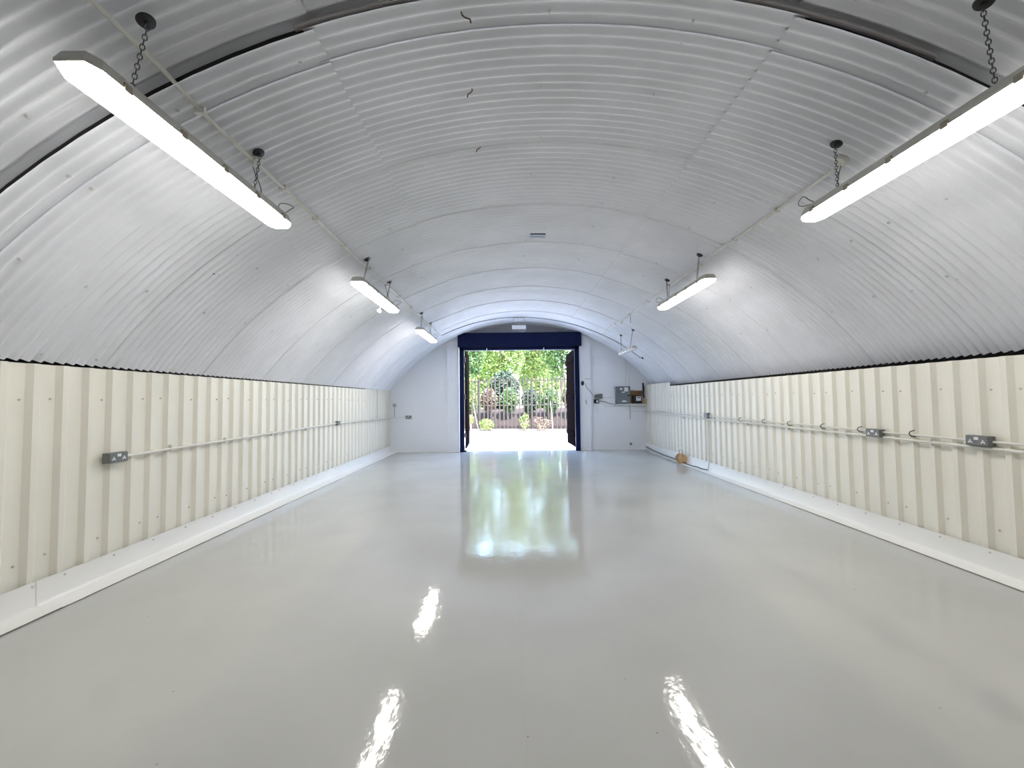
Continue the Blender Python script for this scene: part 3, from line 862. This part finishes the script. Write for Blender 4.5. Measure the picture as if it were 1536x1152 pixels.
plant('broadleaf_tree', 3.3, 28.0, 6.4, (1.7, 1.4, 4.2), 6500, .12, 'leaf_mid', 'mid green tree beyond the fence, its crown high over the yellow one', 'tree', TG, True, 4)
plant('broadleaf_tree', 6.4, 30.5, 5.2, (1.8, 1.6, 3.2), 3400, .13, 'leaf_light', 'thin yellow green tree beyond the fence, on the key switch side', 'tree', TG, True, 5)
plant('broadleaf_tree', -7.6, 28.5, 5.2, (2.0, 1.6, 3.0), 4000, .13, 'leaf_light', 'yellow green tree hidden mostly behind the bare pier door leaf', 'tree', TG, True, 6)
for i, (x, lab) in enumerate(((-7.2, 'distant pale green tree at the end of the far row, bare pier side'), (-2.4, 'distant pale green tree in the far row behind the slender tree'),
                             (2.6, 'distant pale green tree in the far row behind the broad tree'), (7.6, 'distant pale green tree at the end of the far row, key switch side'))):
    plant('distant_tree', x, 38.5, 3.6, (2.35, 1.5, 3.3), 6500, .17, 'leaf_light', lab, 'tree', 'far row of trees', True, 80 + i)
hb = [(-5.2, 24.2, 'leaf_mid', 1.7, 'tall mid green bush behind the shrubs, bare pier side'), (-2.9, 24.0, 'leaf_light', 1.6, 'tall light green bush behind the shrubs, near the leaning stem'),
      (-.7, 24.3, 'leaf_dark', 2.0, 'tall dark bush with a rounded top behind the shrubs'), (1.5, 24.0, 'leaf_light', 1.5, 'tall light green bush behind the shrubs, near the upright stem'),
      (3.7, 24.2, 'leaf_light', 1.7, 'tall light green bush behind the shrubs, key switch side'), (5.9, 24.2, 'leaf_mid', 1.7, 'tall mid green bush behind the shrubs, past the key switch')]
for i, (x, y, m, z, lab) in enumerate(hb):
    plant('tall_bush', x, y, z, (1.02, .75, 1.5), 4600, .12, m, lab, 'bush', HG, False, 60 + i)
sh_ = [(-3.7, 'leaf_mid', 'mid green shrub close behind the fence, farthest to the bare pier side'),
       (-2.6, 'leaf_light', 'light green shrub close behind the fence by the leaning stem'),
       (-1.5, 'leaf_dry', 'dry reddish shrub close behind the fence, bare pier side'),
       (-.4, 'leaf_mid', 'mid green shrub close behind the middle of the fence'),
       (.7, 'leaf_dark', 'dark blue-green shrub close behind the middle of the fence'),
       (1.8, 'leaf_mid', 'mid green shrub close behind the fence by the upright stem'),
       (2.9, 'leaf_dry', 'dry reddish shrub close behind the fence, on the key switch side'),
       (4.0, 'leaf_light', 'light green shrub close behind the fence past the dry reddish one')]
for i, (x, m, lab) in enumerate(sh_):
    plant('shrub', x, 21.5 - x * .16, 1.5 + random.uniform(-.1, .1), (.53, .42, .75), 1500, .085, m, lab, 'shrub', SG, False, 20 + i)
plant('weed_clump', -1.55, 20.28, .30, (.45, .2, .34), 260, .06, 'leaf_light', 'pale green weeds climbing the foot of the fence, bare pier side', 'weeds', 'weeds at the fence foot', False, 41)
plant('weed_clump', .35, 19.98, .45, (.3, .18, .48), 170, .055, 'leaf_light', 'pale green weeds growing through the middle of the fence', 'weeds', 'weeds at the fence foot', False, 42)
plant('weed_clump', 1.2, 19.82, .34, (.55, .2, .38), 170, .055, 'leaf_dry', 'dry brown weeds at the foot of the fence, key switch side', 'weeds', 'weeds at the fence foot', False, 43)
plant('weed_clump', -2.35, 20.35, .6, (.22, .18, .25), 90, .06, 'leaf_light', 'small pale green weed beside the leaning stem', 'weeds', 'weeds at the fence foot', False, 44)
for (xa, xb, y, lab) in ((-2.05, -2.25, 20.45, 'pale bare stem leaning across the fence, bent at its foot'), (1.72, 1.64, 19.9, 'pale upright bare stem against the fence')):
    o = MB().tube([(xa + .12 if xa < 0 else xa, y, -.04), (xa, y - .06, .35), ((xa + xb) / 2, y - .05, .9), (xb, y - .02, 1.45)], [.035, .03, .026, .02], 7).build('bare_stem', M['stem'], None, True)
    tag(o, lab, 'stem')
